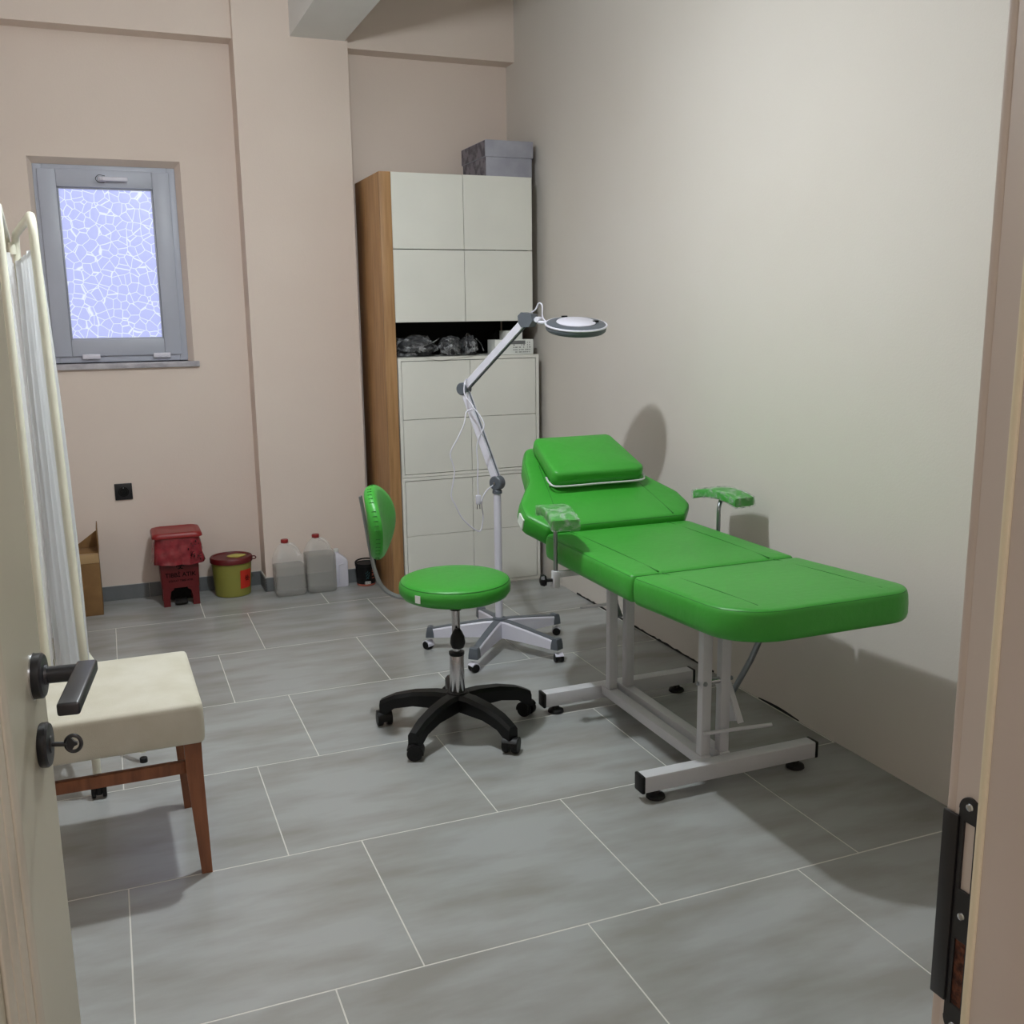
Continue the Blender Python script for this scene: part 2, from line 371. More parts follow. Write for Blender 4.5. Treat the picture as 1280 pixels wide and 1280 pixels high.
kc = (.0355, HY, KZ-.002)
tube(bm, [(kc[0]+.0085*math.cos(a), kc[1], kc[2]+.0100*math.sin(a)) for a in [2*PI*i/28 for i in range(28)]], .0024, 8, closed=True)
ringloft(bm, [[Vector((kc[0]+x_, HY+dy, kc[2]+z_)) for x_, z_ in ((-.0085, -.006), (-.004, -.0095), (-.001, -.0060), (.001, -.003), (.0045, -.0015), (.0045, .0015), (.001, .003), (-.001, .0060), (-.004, .0095), (-.0085, .006))] for dy in (-.002, .002)])
obj('key', DT(bm), m_blackm, es)
# frame
bm = B((dx1, YF-.16, 0), (dx1+.03, YF+.002, dzt+.03), .002); box(bm, (dx1-.014, YF-.16, 0), (dx1, YF-.04, dzt), .002)
box(bm, (dx1+.0, YF, 0), (dx1+.07, YF+.010, dzt+.07), .002)
fr = struct('trim_4', bm, m_frame)
obj('gasket', B((dx1-.0165, YF-.0415, 0), (dx1-.0005, YF-.0340, dzt), .0025), m_gask, fr)
bm = B((dx0-.05, YF-.16, 0), (dx0, YF-.05, dzt+.03), .002); box(bm, (dx0-.05, YF-.16, dzt), (dx1+.03, YF, dzt+.03), .002)
struct('trim_5', bm, m_frame)
# strike plate: plate in the y-z plane at x = dx1 with two openings and a lip
def prism_yz(bm, poly, holes, x0, x1):
    pass
xp = dx1-.0022
bm = bmesh.new(); ya, yb = YF-.0255, YF-.0045
for a, c in ((1.050, 1.060), (.991, .946), (.887, .872)): box(bm, (xp, ya, min(a, c)), (dx1, yb, max(a, c)), .0006, 1)
for a, c in ((.990, 1.051), (.886, .947)):
    box(bm, (xp, ya, a), (dx1, ya+.004, c)); box(bm, (xp, yb-.006, a), (dx1, yb, c))
ringloft(bm, [[Vector((xx, (ya+yb)/2+.0105*math.cos(q), zc+sg*.0105*math.sin(q))) for q in [PI*i/12 for i in range(13)]] for xx in (xp, dx1)] if False else [[Vector((xx, (ya+yb)/2+.0105*math.cos(q), 1.0595+.0125*math.sin(q))) for q in [PI*i/12 for i in range(13)]] for xx in (xp, dx1)])
ringloft(bm, [[Vector((xx, (ya+yb)/2+.0105*math.cos(q), .8725-.0125*math.sin(q))) for q in [PI*i/12 for i in range(13)]] for xx in (xp, dx1)])
sp = obj('strike_plate', bm, m_blackm, fr)
obj('strike_lip', B((dx1-.0042, YF-.006, .886), (dx1-.001, YF+.0095, 1.053), .001), m_blackm, sp)
for z in (1.064, .9685, .868):
    obj('screw', lathe(bmesh.new(), [(0, 0), (.0034, 0), (.0028, .0012), (0, .0016)], (xp, (ya+yb)/2, z), 14, axis_mx((-1, 0, 0))), m_chrome, sp)
obj('bolt_pocket', B((dx1-.0008, ya+.004, .887), (dx1+.001, yb-.006, .946)), m_raw, sp)

# ceiling bulb
t = thing('pendant_bulb', 'bare round bulb hanging from the ceiling on a short black cord', 'lamp', (BULB.x, BULB.y, ZC))
bm = bmesh.new(); tube(bm, [(BULB.x, BULB.y, ZC), (BULB.x, BULB.y, 2.80)], .003, 8); obj('cord', bm, m_black, t)
obj('lamp_holder', lathe(bmesh.new(), [(.006, .12), (.018, .11), (.018, .065), (.012, .06)], BULB, 20), m_black, t)
ob = obj('bulb', lathe(bmesh.new(), [(.013, .06), (.014, .045), (.028, .022), (.032, .0), (.026, -.02), (.012, -.031), (.002, -.033)], BULB, 20), m_bulb, t); ob.visible_shadow = True
room_light.location = BULB

# ------------------------------------------------------------------ cabinet
t = thing('storage_cabinet', 'tall cabinet with cream white doors and a brown wooden side in the back corner', 'cabinet', (1.83, 3.3, 0))
ZT = 2.157
obj('side_panel', B((1.388, 3.06, 0), (1.404, 3.545, ZT), .001), m_wood, t, label='brown wood-grain side panel')
obj('stile', B((1.388, 3.04, 0), (1.447, 3.06, ZT), .001), m_wood, t, label='brown wood-grain front stile')
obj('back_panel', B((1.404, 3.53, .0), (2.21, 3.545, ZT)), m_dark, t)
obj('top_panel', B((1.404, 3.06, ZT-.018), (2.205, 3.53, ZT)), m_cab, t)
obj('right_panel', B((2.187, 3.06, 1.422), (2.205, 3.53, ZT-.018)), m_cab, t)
obj('niche_side_shade', B((2.205, 3.20, 1.246), (2.215, 3.49, 1.422)), m_dark, t)  # dark sheet added for the shade inside the open niche
obj('upper_bottom_panel', B((1.404, 3.062, 1.422), (2.187, 3.53, 1.440)), m_dark, t)  # underside coloured dark for the niche shade
obj('niche_shade', B((1.404, 3.09, 1.245), (1.452, 3.52, 1.422)), m_dark, t)  # left side of the niche, its shade put in as a dark block
xs, xm, xe = 1.448, 1.825, 2.205
for (x0, x1) in ((xs, xm-.0012), (xm+.0012, xe)):
    for (z0, z1) in ((1.788, ZT-.001), (1.424, 1.784)):
        obj('door', B((x0, 3.04, z0), (x1, 3.058, z1), .0012, 1), m_cab, t)
# lower unit, two stacked boxes each with a thin frame and four fronts
for bi, (z0, z1) in enumerate(((0.0, .622), (.624, 1.245))):
    bm = bmesh.new(); x0, x1 = 1.452, 2.236
    box(bm, (x0, 3.035, z0), (x0+.016, 3.5, z1), .001, 1); box(bm, (x1-.016, 3.035, z0), (x1, 3.5, z1), .001, 1)
    box(bm, (x0+.016, 3.035, z0), (x1-.016, 3.5, z0+.014)); box(bm, (x0+.016, 3.035, z1-.016), (x1-.016, 3.5, z1))
    cb = obj('lower_carcass', bm, m_cab, t)
    xa, xb = x0+.019, x1-.019; mid = xa+(xb-xa)*.5; zm = (z0+z1)/2-(.004 if bi == 0 else .008)
    for (p, q) in ((xa, mid-.0012), (mid+.0012, xb)):
        for (r0, r1) in ((z0+.017, zm-.0012), (zm+.0012, z1-.019)):
            obj('drawer_front', B((p, 3.039, r0), (q, 3.056, r1), .001, 1), m_cab, t)
bm = bmesh.new()
ringloft(bm, [[Vector((x, y, z)) for x, z in ((1.60, 1.246), (1.66, 1.229), (1.69, 1.2285), (1.80, 1.242), (1.86, 1.246))] for y in (3.030, 3.0345)])
obj('peeled_edge_tape', bm, m_cab, t)

# box on top
t = thing('storage_box', 'lilac grey lidded cardboard box standing on top of the tall cabinet', 'box', (2.1, 3.25, ZT))
obj('box_body', B((1.976, 3.098, ZT), (2.232, 3.46, 2.262), .002), [m_lgrey], t)
obj('side_pattern', B((1.9745, 3.104, ZT+.002), (1.9765, 3.455, 2.262)), m_pattern, t, label='dark marbled pattern')
obj('lid', B((1.970, 3.092, 2.258), (2.238, 3.466, 2.342), .003), m_lgrey, t)
obj('lid_side', B((1.9685, 3.098, 2.262), (1.9705, 3.46, 2.338)), m_pattern, t, label='dark marbled pattern')

# things in the niche
def lump(name, c, s, m, seed, parent=None, amp=.25, freq=2.2, org=None):
    from mathutils import noise
    bm = bmesh.new(); bmesh.ops.create_icosphere(bm, subdivisions=4, radius=1)
    for v in bm.verts:
        n = noise.noise(v.co*freq+Vector((seed*7.1, seed, 0)))*amp+noise.noise(v.co*freq*3+Vector((seed, 0, 3)))*amp*.35
        p = v.co*(1+n); q = Vector((p.x*s[0], p.y*s[1], max(p.z, -.75)*s[2])); v.co = Vector(c)+q
    return obj(name, bm, m, parent, org=org, ang=80)
ztop = 1.246
m_blackfab = mat('black_fabric', L3(34, 34, 37), .7, col2=L3(22, 22, 24), scale=14, bump=.4, bscale=30)
def bagthing(loc, sz, seed, label, knots):
    t = thing('plastic_bag', label, 'bag', (loc[0], loc[1], ztop), 'bagged goods in the open cabinet niche')
    lump('contents', (loc[0], loc[1], ztop+sz[2]*.70), (sz[0]*.9, sz[1]*.9, sz[2]*.88), m_blackfab, seed, t)
    lump('clear_film', (loc[0], loc[1], ztop+sz[2]*.77), (sz[0], sz[1], sz[2]), m_film2, seed+.2, t, .34, 2.8)
    for kk in knots:
        bm = bmesh.new(); tube(bm, smooth_path(kk, 5), .004, 6, flat=.5); obj('film_fold', bm, m_film2, t)
bagthing((1.588, 3.19), (.112, .075, .062), 1, 'larger black item in a clear plastic bag at left of the open niche',
         [[(1.50, 3.085, 1.30), (1.56, 3.075, 1.295), (1.64, 3.075, 1.315), (1.69, 3.08, 1.34)], [(1.54, 3.078, 1.26), (1.555, 3.072, 1.28), (1.57, 3.08, 1.29)]])
bagthing((1.778, 3.17), (.056, .06, .058), 2, 'small round black bagged item in the middle of the open niche', [])
bagthing((1.888, 3.18), (.045, .055, .060), 3, 'small black bagged item beside the white boxes in the niche', [[(1.90, 3.10, 1.335), (1.925, 3.095, 1.31), (1.94, 3.09, 1.27)]])
t = thing('supply_box', 'flat white box with grey print lying in the open cabinet niche', 'box', (2.10, 3.15, ztop))
obj('carton', B((2.00, 3.075, ztop), (2.222, 3.19, 1.325), .002), m_lbl, t)
bm = bmesh.new()
for i in range(9):
    for j in range(5):
        if random.random() < .75: box(bm, (2.105+i*.0115, 3.0742, 1.256+j*.0125), (2.105+i*.0115+.003+.006*random.random(), 3.0752, 1.256+j*.0125+.005))
obj('print', bm, m_print, t)
obj('printed_panel', B((2.085, 3.0744, 1.300), (2.175, 3.0752, 1.319)), m_print, t)
t = tag(obj('supply_box', B((2.07, 3.09, 1.3255), (2.165, 3.19, 1.372), .002), m_lbl, org=(2.12, 3.14, 1.3255)), 'smaller plain white box lying on the printed white box in the niche', 'box')

t = thing('plastic_bag', 'crumpled black bag behind the white boxes in the niche', 'bag', (2.10, 3.27, ztop), 'bagged goods in the open cabinet niche')
lump('contents', (2.11, 3.29, ztop+.058), (.055, .055, .064), m_blackfab, 5, t)
# ------------------------------------------------------------------ row along the back wall
# carton
t = thing('cardboard_carton', 'open brown cardboard carton standing behind the screen', 'box', (-.19, 3.4, 0))
obj('carton_body', B((-.34, 3.295, 0), (-.048, 3.50, .312), .002), m_card, t)
obj('tape', B((-.2, 3.2935, .270), (-.0465, 3.33, .3135), .001), m_tape, t)
obj('upright_flap', B((-.0485, 3.30, .312), (-.0445, 3.49, .445)), m_card, t)
obj('inner_flap', ringloft(bmesh.new(), [[Vector((x, y, z)) for x, z in ((-.17, .313), (-.05, .313), (-.05, .40))] for y in (3.485, 3.489)]), m_card, t)

# medical waste bin
t = thing('pedal_bin', 'dark red pedal bin with a red liner bag hanging over its rim', 'bin', (.33, 3.39, 0))
def taper_ring(cx, cy, hx, hy, z, r=.012, seg=4): return [Vector((p.x, p.y, z)) for p in rpoly([(cx-hx, cy-hy, r), (cx+hx, cy-hy, r), (cx+hx, cy+hy, r), (cx-hx, cy+hy, r)], seg)]
cx, cy = .33, 3.39
bm = bmesh.new(); ringloft(bm, [taper_ring(cx, cy, .089+.012*z/.36, .088+.012*z/.36, z) for z in (.098, .2, .3, .36)])
obj('body', bm, m_dred, t)
for sx in (-1, 1):
    for y0, y1 in ((3.302, 3.345), (3.435, 3.478)):
        bm = bmesh.new(); ringloft(bm, [[Vector(p) for p in ((cx+sx*.089, y0, z), (cx+sx*(.056 if z < .07 else .050 if z < .088 else .034), y0, z), (cx+sx*(.056 if z < .07 else .050 if z < .088 else .034), y1, z), (cx+sx*.089, y1, z))] for z in (0, .05, .080, .089, .099)])
        obj('leg', bm, m_dred, t)
obj('rear_plate', B((.25, 3.44, .0), (.41, 3.452, .1)), m_dark, t)
obj('pedal', B((.30, 3.30, .012), (.36, 3.40, .022), .003), m_dark, t)
from mathutils import noise
bm = bmesh.new(); rings = []
for i in range(13):
    z = .225+.135*i/12; rr = []
    base = densify(rpoly([(cx-.1, cy-.1, .03), (cx+.1, cy-.1, .03), (cx+.1, cy+.1, .03), (cx-.1, cy+.1, .03)], 4), .012)
    for p in base:
        d = (p-Vector((cx, cy))).normalized(); f = .016*(1-i/12)+.012+.016*noise.noise(Vector((p.x*34, p.y*34, z*22)))*(1-.7*i/12)
        rr.append(Vector((p.x+d.x*f, p.y+d.y*f, z+.012*noise.noise(Vector((p.x*18, p.y*18, 1))) * (1 if i < 3 else .3))))
    rings.append(rr)
ringloft(bm, rings, False); obj('liner_bag', bm, m_bag, t, ang=70, label='translucent red liner bag')
bm = bmesh.new()
for i in range(26):
    z = .25+.09*random.random(); x = .375+.062*random.random()
    p = Vector((x, 3.258-.006*0, z)); tube(bm, [p, p+Vector((random.uniform(-.014, .014), -.0005, random.uniform(-.012, .012)))], .0028, 5, flat=.4)
obj('bag_print', bm, m_black_print, t)
bm = bmesh.new(); ringloft(bm, [taper_ring(cx, cy, a, a*.98, z, .03, 6) for a, z in ((.119, .362), (.123, .364), (.123, .374), (.117, .384), (.102, .389), (.096, .386))])
obj('lid', bm, m_red, t)
yf = 3.3015-.0065
text('lettering', 'TIBBİ ATIK', .031, (cx+.002, yf-.001, .166), (PI/2, 0, 0), m_black_print, t)
text('lettering', 'DİKKAT TIBBİ ATIK', .0135, (cx+.002, yf+.001, .135), (PI/2, 0, 0), m_black_print, t)
bm = bmesh.new(); bc = Vector((cx+.003, yf+.0005, .213))
for a in (90, 210, 330):
    c = bc+Vector((math.cos(math.radians(a))*.010, 0, math.sin(math.radians(a))*.010))
    tube(bm, [c+Vector((math.cos(q)*.0095, 0, math.sin(q)*.0095)) for q in [math.radians(a)+.55+(2*PI-1.1)*i/16 for i in range(17)]], .0021, 6)
tube(bm, [bc+Vector((math.cos(q)*.0085, 0, math.sin(q)*.0085)) for q in [2*PI*i/18 for i in range(18)]], .0014, 6, closed=True)
obj('hazard_symbol', bm, m_black_print, t)

# sharps tub
t = thing('round_tub', 'round olive yellow tub with a dark red lid beside the bin', 'tub', (.602, 3.432, 0))
c = (.602, 3.432, 0)
obj('tub_body', lathe(bmesh.new(), [(.088, 0), (.093, .004), (.104, .185), (.104, .190), (.1, .190)], c, 40), m_olive, t)
obj('lid', lathe(bmesh.new(), [(.107, .180), (.111, .182), (.111, .203), (.107, .209), (.095, .210), (.092, .205), (.03, .206)], c, 40), m_dred, t)
bm = pad([Vector((.63+.042*math.cos(a)+.008*math.cos(3*a), 3.425+.036*math.sin(a))) for a in [2*PI*i/20 for i in range(20)]], .006, .003, .001, Matrix.Translation((0, 0, .2055)))
obj('flap', bm, m_yellow, t, label='pale yellow lid flap')
bm = bmesh.new(); tube(bm, smooth_path([(.708, 3.42, .198), (.722, 3.415, .200), (.730, 3.42, .19), (.722, 3.425, .182), (.708, 3.425, .186)], 4), .003, 8); obj('handle_tab', bm, m_dred, t)
bm = bmesh.new(); rings = []
for q in [math.radians(-72+i*7) for i in range(7)]:
    rings.append([Vector((c[0]+(.0905+.0148*z/.185+.0026+dr)*math.cos(q), c[1]+(.0905+.0148*z/.185+.0026+dr)*math.sin(q), z)) for z, dr in ((.045, 0), (.145, 0), (.145, .0008), (.045, .0008))])
ringloft(bm, rings); lb = obj('warning_label', bm, m_orange, t, label='orange warning label')
bm = bmesh.new(); q = math.radians(-51); pc = Vector((c[0]+.1010*math.cos(q)+.0035, c[1]+.1010*math.sin(q)-.0045, .10)); e1 = Vector((-math.sin(q), math.cos(q), 0))
for a in (90, 210, 330):
    cc = pc+e1*(math.cos(math.radians(a))*.008)+Vector((0, 0, math.sin(math.radians(a))*.008))
    tube(bm, [cc+e1*(math.cos(s)*.007)+Vector((0, 0, math.sin(s)*.007)) for s in [math.radians(a)+.55+(2*PI-1.1)*i/12 for i in range(13)]], .0016, 5)
obj('hazard_symbol', bm, m_black_print, lb)

# water jugs
def jug(cx, cy, fill, label, hh):
    t = thing('water_jug', label, 'jug', (cx, cy, 0), 'clear plastic canisters by the column')
    def rr(s, z, ox=0): return [Vector((p.x, p.y, z)) for p in rpoly([(cx+ox-.08*s, cy-.068*s, .02*s), (cx+ox+.08*s, cy-.068*s, .02*s), (cx+ox+.08*s, cy+.068*s, .02*s), (cx+ox-.08*s, cy+.068*s, .02*s)], 4)]
    prof = [(.86, 0, 0), (.97, .012, 0), (1, .03, 0)]
    z = .05
    while z < hh-.01: prof += [(.992, z, 0), (1, z+.012, 0)]; z += .034
    prof += [(1, hh, 0), (.9, hh+.025, 0), (.62, hh+.06, -.008), (.36, hh+.082, -.014), (.24, hh+.088, -.016), (.22, hh+.100, -.016)]
    bm = bmesh.new(); ringloft(bm, [rr(*p) for p in prof]); obj('jug_body', bm, m_jug, t, ang=50)
    bm = bmesh.new(); ringloft(bm, [rr(s*.96, z+.002, o) for s, z, o in [(.86, 0, 0), (.97, .012, 0), (1, .03, 0), (1, fill*.6, 0), (1, fill, 0)]]); obj('water', bm, m_water, t)
    bm = bmesh.new(); tube(bm, smooth_path([(cx-.002, cy, hh+.085), (cx+.022, cy-.004, hh+.082), (cx+.048, cy-.006, hh+.050), (cx+.052, cy-.008, hh+.02)], 5), .010, 10); obj('handle', bm, m_jug, t)
    obj('cap', lathe(bmesh.new(), [(.0185, 0), (.020, .002), (.020, .016), (.018, .019), (.0, .019)], (cx-.016, cy, hh+.094), 20), m_red, t, label='red screw cap')
jug(.884, 3.296, .158, 'half-full clear plastic water jug with red cap, the left one', .188)
jug(1.050, 3.30, .205, 'nearly full clear water jug with red cap beside the white bottle', .200)
t = thing('white_bottle', 'small white plastic bottle with a moulded grip beside the jugs', 'bottle', (1.172, 3.345, 0))
def rr(x0, x1, hy, z, r=.008): return [Vector((p.x, p.y, z)) for p in rpoly([(x0, 3.345-hy, r), (x1, 3.345-hy, r), (x1, 3.345+hy, r), (x0, 3.345+hy, r)], 3)]
bm = bmesh.new(); ringloft(bm, [rr(1.134, 1.207, .024, 0), rr(1.132, 1.209, .026, .008), rr(1.132, 1.209, .026, .14), rr(1.133, 1.200, .024, .158), rr(1.136, 1.175, .018, .178, .006), rr(1.140, 1.163, .011, .188, .005), rr(1.140, 1.163, .011, .196, .005)])
obj('bottle_body', bm, m_wplast, t); obj('cap', lathe(bmesh.new(), [(.013, 0), (.014, .002), (.014, .016), (.012, .018)], (1.151, 3.345, .194), 18), m_lbl, t)
bm = bmesh.new(); tube(bm, [(1.158, 3.3185, .125), (1.158, 3.3175, .12), (1.158, 3.3175, .03), (1.158, 3.3185, .025)], .004, 8); tube(bm, [(1.158, 3.318, .125), (1.185, 3.318, .13)], .004, 8); obj('grip_rib', bm, m_wplast, t)
# small black pail
t = thing('black_pail', 'small black printed pail with a handle against the column', 'bucket', (1.305, 3.318, 0)); c = (1.305, 3.318, 0)
obj('pail_body', lathe(bmesh.new(), [(.048, 0), (.050, .003), (.056, .112), (.053, .112)], c, 32), m_black, t)
obj('base_band', lathe(bmesh.new(), [(.0508, .002), (.0512, .011), (.0495, .011)], c, 32), m_pink, t, label='salmon band')
obj('rim', lathe(bmesh.new(), [(.055, .110), (.0585, .112), (.0585, .122), (.056, .124), (.054, .120)], c, 32), m_black, t)
obj('lid', lathe(bmesh.new(), [(.054, .112), (.054, .119), (.01, .119)], c, 32), m_pink, t, label='salmon lid')
bm = bmesh.new(); tube(bm, [(c[0]+.057*math.cos(a), c[1]-.035+.058*math.sin(a)*.6+.03, .128+.012*math.sin(a*1)) for a in [2*PI*i/28 for i in range(28)]], .0045, 8, closed=True); obj('handle', bm, m_black, t)
bm = bmesh.new()
for (a, z) in ((0, .083), (.16, .075), (-.16, .075), (.12, .06), (-.12, .06), (0, .068), (0, .05), (.08, .046), (-.08, .046)):
    q = -PI/2+a-.05; p = Vector((c[0]+(.0505+.0055*z/.112+.0008)*math.cos(q), c[1]+(.0505+.0055*z/.112+.0008)*math.sin(q), z))
    tube(bm, [p-Vector((.002, 0, .004)), p+Vector((.002, 0, .004))], .0035, 6, flat=.4)
obj('leaf_print', bm, m_teal, t)
bm = bmesh.new()
for i in range(4):
    q = -PI/2-.25+i*.14; p = Vector((c[0]+.0525*math.cos(q), c[1]+.0525*math.sin(q), .016)); e1 = Vector((-math.sin(q), math.cos(q), 0))
    tube(bm, [p+e1*(math.cos(s)*.005)+Vector((0, 0, .004+math.sin(s)*.007)) for s in [2*PI*k/10 for k in range(10)]], .0014, 5, closed=True)
obj('swirl_print', bm, m_lbl, t)
bm = bmesh.new()
for z, w in ((.088, .3), (.078, .22), (.066, .34), (.058, .25), (.042, .4)):
    rings = []
    for q in (-PI/2+.42, -PI/2+.42+w/2, -PI/2+.42+w):
        r0 = .0500+.0062*z/.112
        rings.append([Vector((c[0]+(r0+d)*math.cos(q), c[1]+(r0+d)*math.sin(q), zz)) for zz, d in ((z, .0), (z+.004, .0), (z+.004, .001), (z, .001))])
    ringloft(bm, rings)
obj('small_print', bm, m_pink, t)

# ------------------------------------------------------------------ examination bed
t = thing('examination_bed', 'green vinyl examination bed on a white steel frame along the right wall', 'bed', (1.77, .9, 0))
BX = 1.77
# base bars
for y in (.50, 1.235):
    bm = B((1.46, y-.024, .032), (2.092, y+.024, .085), .004); obj('base_bar', bm, m_wmetal, t)
    for x, s in ((1.452, 1), (2.089, 1)):
        obj('end_cap', B((x, y-.0255, .0305), (x+.012, y+.0255, .0865), .004), m_black, t)
    for x in (1.512, 2.03):
        obj('foot_pad', lathe(bmesh.new(), [(.027, 0), (.030, .003), (.028, .011), (.014, .018), (.008, .034)], (x, y, 0), 24), m_rubber, t)
for x in (1.708, 1.777):
    obj('base_rail', B((x-.019, .524, .052), (x+.019, 1.211, .088), .003), m_wmetal, t)
    for y in (.545, 1.165):
        obj('post', B((x-.017, y-.015, .088), (x+.017, y+.015, .560), .003), m_wmetal, t)
# top frame
bm = bmesh.new()
for x in (1.62, 1.92): box(bm, (x-.015, .36, .565), (x+.015, 1.24, .593), .002)
for y in (.38, .56, 1.16): box(bm, (1.60, y-.015, .560), (1.94, y+.015, .590), .002)
obj('top_frame', bm, m_wmetal, t)
Z0, T_ = .594, .088
seat_o = rpoly([(1.468, .59, .02), (2.072, .59, .02), (2.072, 1.245, .035), (1.468, 1.245, .035)], 5)
sp_ = obj('seat_pad', pad(seat_o, T_, .022, .006, Matrix.Translation((0, 0, Z0)), .6), m_green, t, ang=60)
foot_o = rpoly([(1.468, .03, .15), (2.072, .03, .11), (2.072, .583, .02), (1.468, .583, .02)], 10)
MF = Matrix.Translation((0, .583, Z0)) @ Matrix.Rotation(math.radians(-3.2), 4, 'X') @ Matrix.Translation((0, -.583, 0))
fp = obj('foot_cushion', pad(foot_o, T_, .022, .006, MF, .6), m_green, t, ang=60)
th = math.radians(24.5)
mxb = Matrix.Translation((BX, 1.262, .630)) @ Matrix.Rotation(th, 4, 'X')
ob_ = [(-.285, 0, .02), (.285, 0, .02), (.345, .070, .05), (.335, .16, .06), (.245, .31, .08), (.215, .44, .05), (.17, .545, .05), (-.17, .545, .05), (-.215, .44, .05), (-.245, .31, .08), (-.335, .17, .06), (-.345, .085, .05)]
bp_ = obj('back_pad', pad(rpoly(ob_, 5), .082, .022, .005, mxb, .6), m_green, t, ang=60)
# seams along both sides of the pads
for par, segs in ((sp_, [((x, .60, Z0+T_+.0012), (x, .9, Z0+T_+.0045), (x, 1.225, Z0+T_+.0012)) for x in (1.568, 1.972)]),
                  (fp, [(MF @ Vector((x, .09, T_+.0012)), MF @ Vector((x, .3, T_+.004)), MF @ Vector((x, .57, T_+.0012))) for x in (1.568, 1.972)])):
    for s in segs:
        bm = bmesh.new(); tube(bm, smooth_path(s, 5), .0024, 6); obj('seam', bm, m_dgreen, par)
for s in (-1, 1):
    bm = bmesh.new(); tube(bm, [mxb @ Vector(p) for p in ((s*.235, .015, .0835), (s*.20, .2, .0845), (s*.165, .40, .084))], .0024, 6); obj('seam', bm, m_dgreen, bp_)
# rim seams
def rim(outline, z, mx, par, ins=.006):
    P = densify(outline, .03); n = len(P); pts = []
    for i in range(n):
        tt = (P[(i+1) % n]-P[i-1]).normalized(); pts.append(mx @ Vector((P[i].x-tt.y*ins, P[i].y+tt.x*ins, z)))
    bm = bmesh.new(); tube(bm, pts, .0022, 6, closed=True); obj('rim_seam', bm, m_dgreen, par)
rim(seat_o, T_*.92, Matrix.Translation((0, 0, Z0)), sp_, .0075); rim(foot_o, T_*.92, MF, fp, .0075); rim(rpoly(ob_, 5), .082*.92, mxb, bp_, .0075)
# maker's label
obj('maker_label', ringloft(bmesh.new(), [[mxb @ Vector(p) for p in ((-.3455+d, .088, .02), (-.3440+d, .135, .02), (-.3440+d, .135, .06), (-.3455+d, .088, .06))] for d in (-.0012, .004)]), m_lbl, bp_, label='white maker label')
# seat bracket below the back pad
for x in (1.60, 1.94): bm = bmesh.new(); rect_tube(bm, [(x, 1.19, .57), (x, 1.30, .59), mxb @ Vector((x-BX, .40, -.012))], .025, .02); obj('back_bracket', bm, m_wmetal, t)
bm = bmesh.new(); tube(bm, [(1.74, 1.16, .36), (1.74, 1.40, .62)], .010, 10); obj('back_strut', bm, m_steel, t)
bm = bmesh.new(); tube(bm, [(1.70, 1.405, .335), (1.70, 1.22, .395), (1.73, 1.165, .42)], .006, 8); obj('release_lever', bm, m_wmetal, t)
# foot adjustment
bm = bmesh.new(); tube(bm, [(1.84, .40, .572), (1.84, .492, .40), (1.84, .600, .235)], .0095, 12); obj('gas_strut', bm, m_steel, t)
bm = bmesh.new(); ringloft(bm, [[Vector((x, a, z)) for a, z in ((.655, .290), (.685, .262), (.605, .150), (.555, .172), (.600, .235))] for x in (1.836, 1.842)])
obj('latch_plate', bm, m_wmetal, t)
bm = bmesh.new(); rect_tube(bm, [(1.80, .560, .318), (1.815, .50, .19)], .008, .018, (1, 0, 0)); obj('latch_arm', bm, m_wmetal, t)
bm = bmesh.new(); tube(bm, [(1.695, .524, .165), (1.80, .50, .172), (1.91, .47, .180)], .006, 10); obj('height_lever', bm, m_wmetal, t)
bm = bmesh.new(); tube(bm, [(1.717, .545, .325), (1.768, .545, .325)], .011, 14); obj('cross_spacer', bm, m_chrome, t)
for x in (1.684, 1.804):
    bm = bmesh.new(); lathe(bm, [(.007, 0), (.007, .004), (.003, .006)], (x, .545, .325), 8, axis_mx((-1 if x < 1.75 else 1, 0, 0))); obj('bolt', bm, m_steel, t)
for x in (1.70,):
    bm = bmesh.new(); lathe(bm, [(.008, 0), (.007, .003)], (x, .529, .325), 12, axis_mx((0, -1, 0))); obj('bolt', bm, m_steel, t)
# arm rests
def armrest(rx, ry, px_, py_, ang, zt, Lh):
    bm = bmesh.new(); tube(bm, smooth_path([(rx, ry, .545), (rx, ry, .70), (rx, ry, zt-.06), (rx+(px_-rx)*.3, ry+(py_-ry)*.3, zt-.035), (px_, py_, zt-.018)], 5), .0075, 12)
    rod = obj('armrest_rod', bm, m_steel, t)
    rings = []; L, W = Lh, .046
    for lay in (0,):
        pass
    def grid(off):
        rg = []
        for i in range(13):
            s = -1+2*i/12; zc = zt-.017*s*s-.008
            sec = rpoly([(-W-off, -.013-off, .007), (W+off, -.013-off, .007), (W+off, .013+off, .007), (-W-off, .013+off, .007)], 3)
            rg.append([Vector((px_, py_, 0))+Matrix.Rotation(ang, 3, 'Z') @ Vector((p.x, s*(L+off), zc+p.y+(.006*(abs(p.x)/W) if p.y > 0 else 0))) for p in sec])
        return ringloft(bmesh.new(), rg)
    pd = obj('armrest_pad', grid(0), m_green, t, ang=50)
    bm = grid(.0035)
    for v in bm.verts: v.co += Vector((noise.noise(v.co*60), noise.noise(v.co*55+Vector((3, 1, 0))), noise.noise(v.co*50+Vector((0, 9, 0)))))*.003
    obj('clear_wrap', bm, m_film, pd, ang=70)
armrest(1.446, 1.085, 1.440, 1.06, math.radians(-12), .800, .130)
armrest(2.113, 1.10, 2.150, 1.13, math.radians(8), .800, .115)
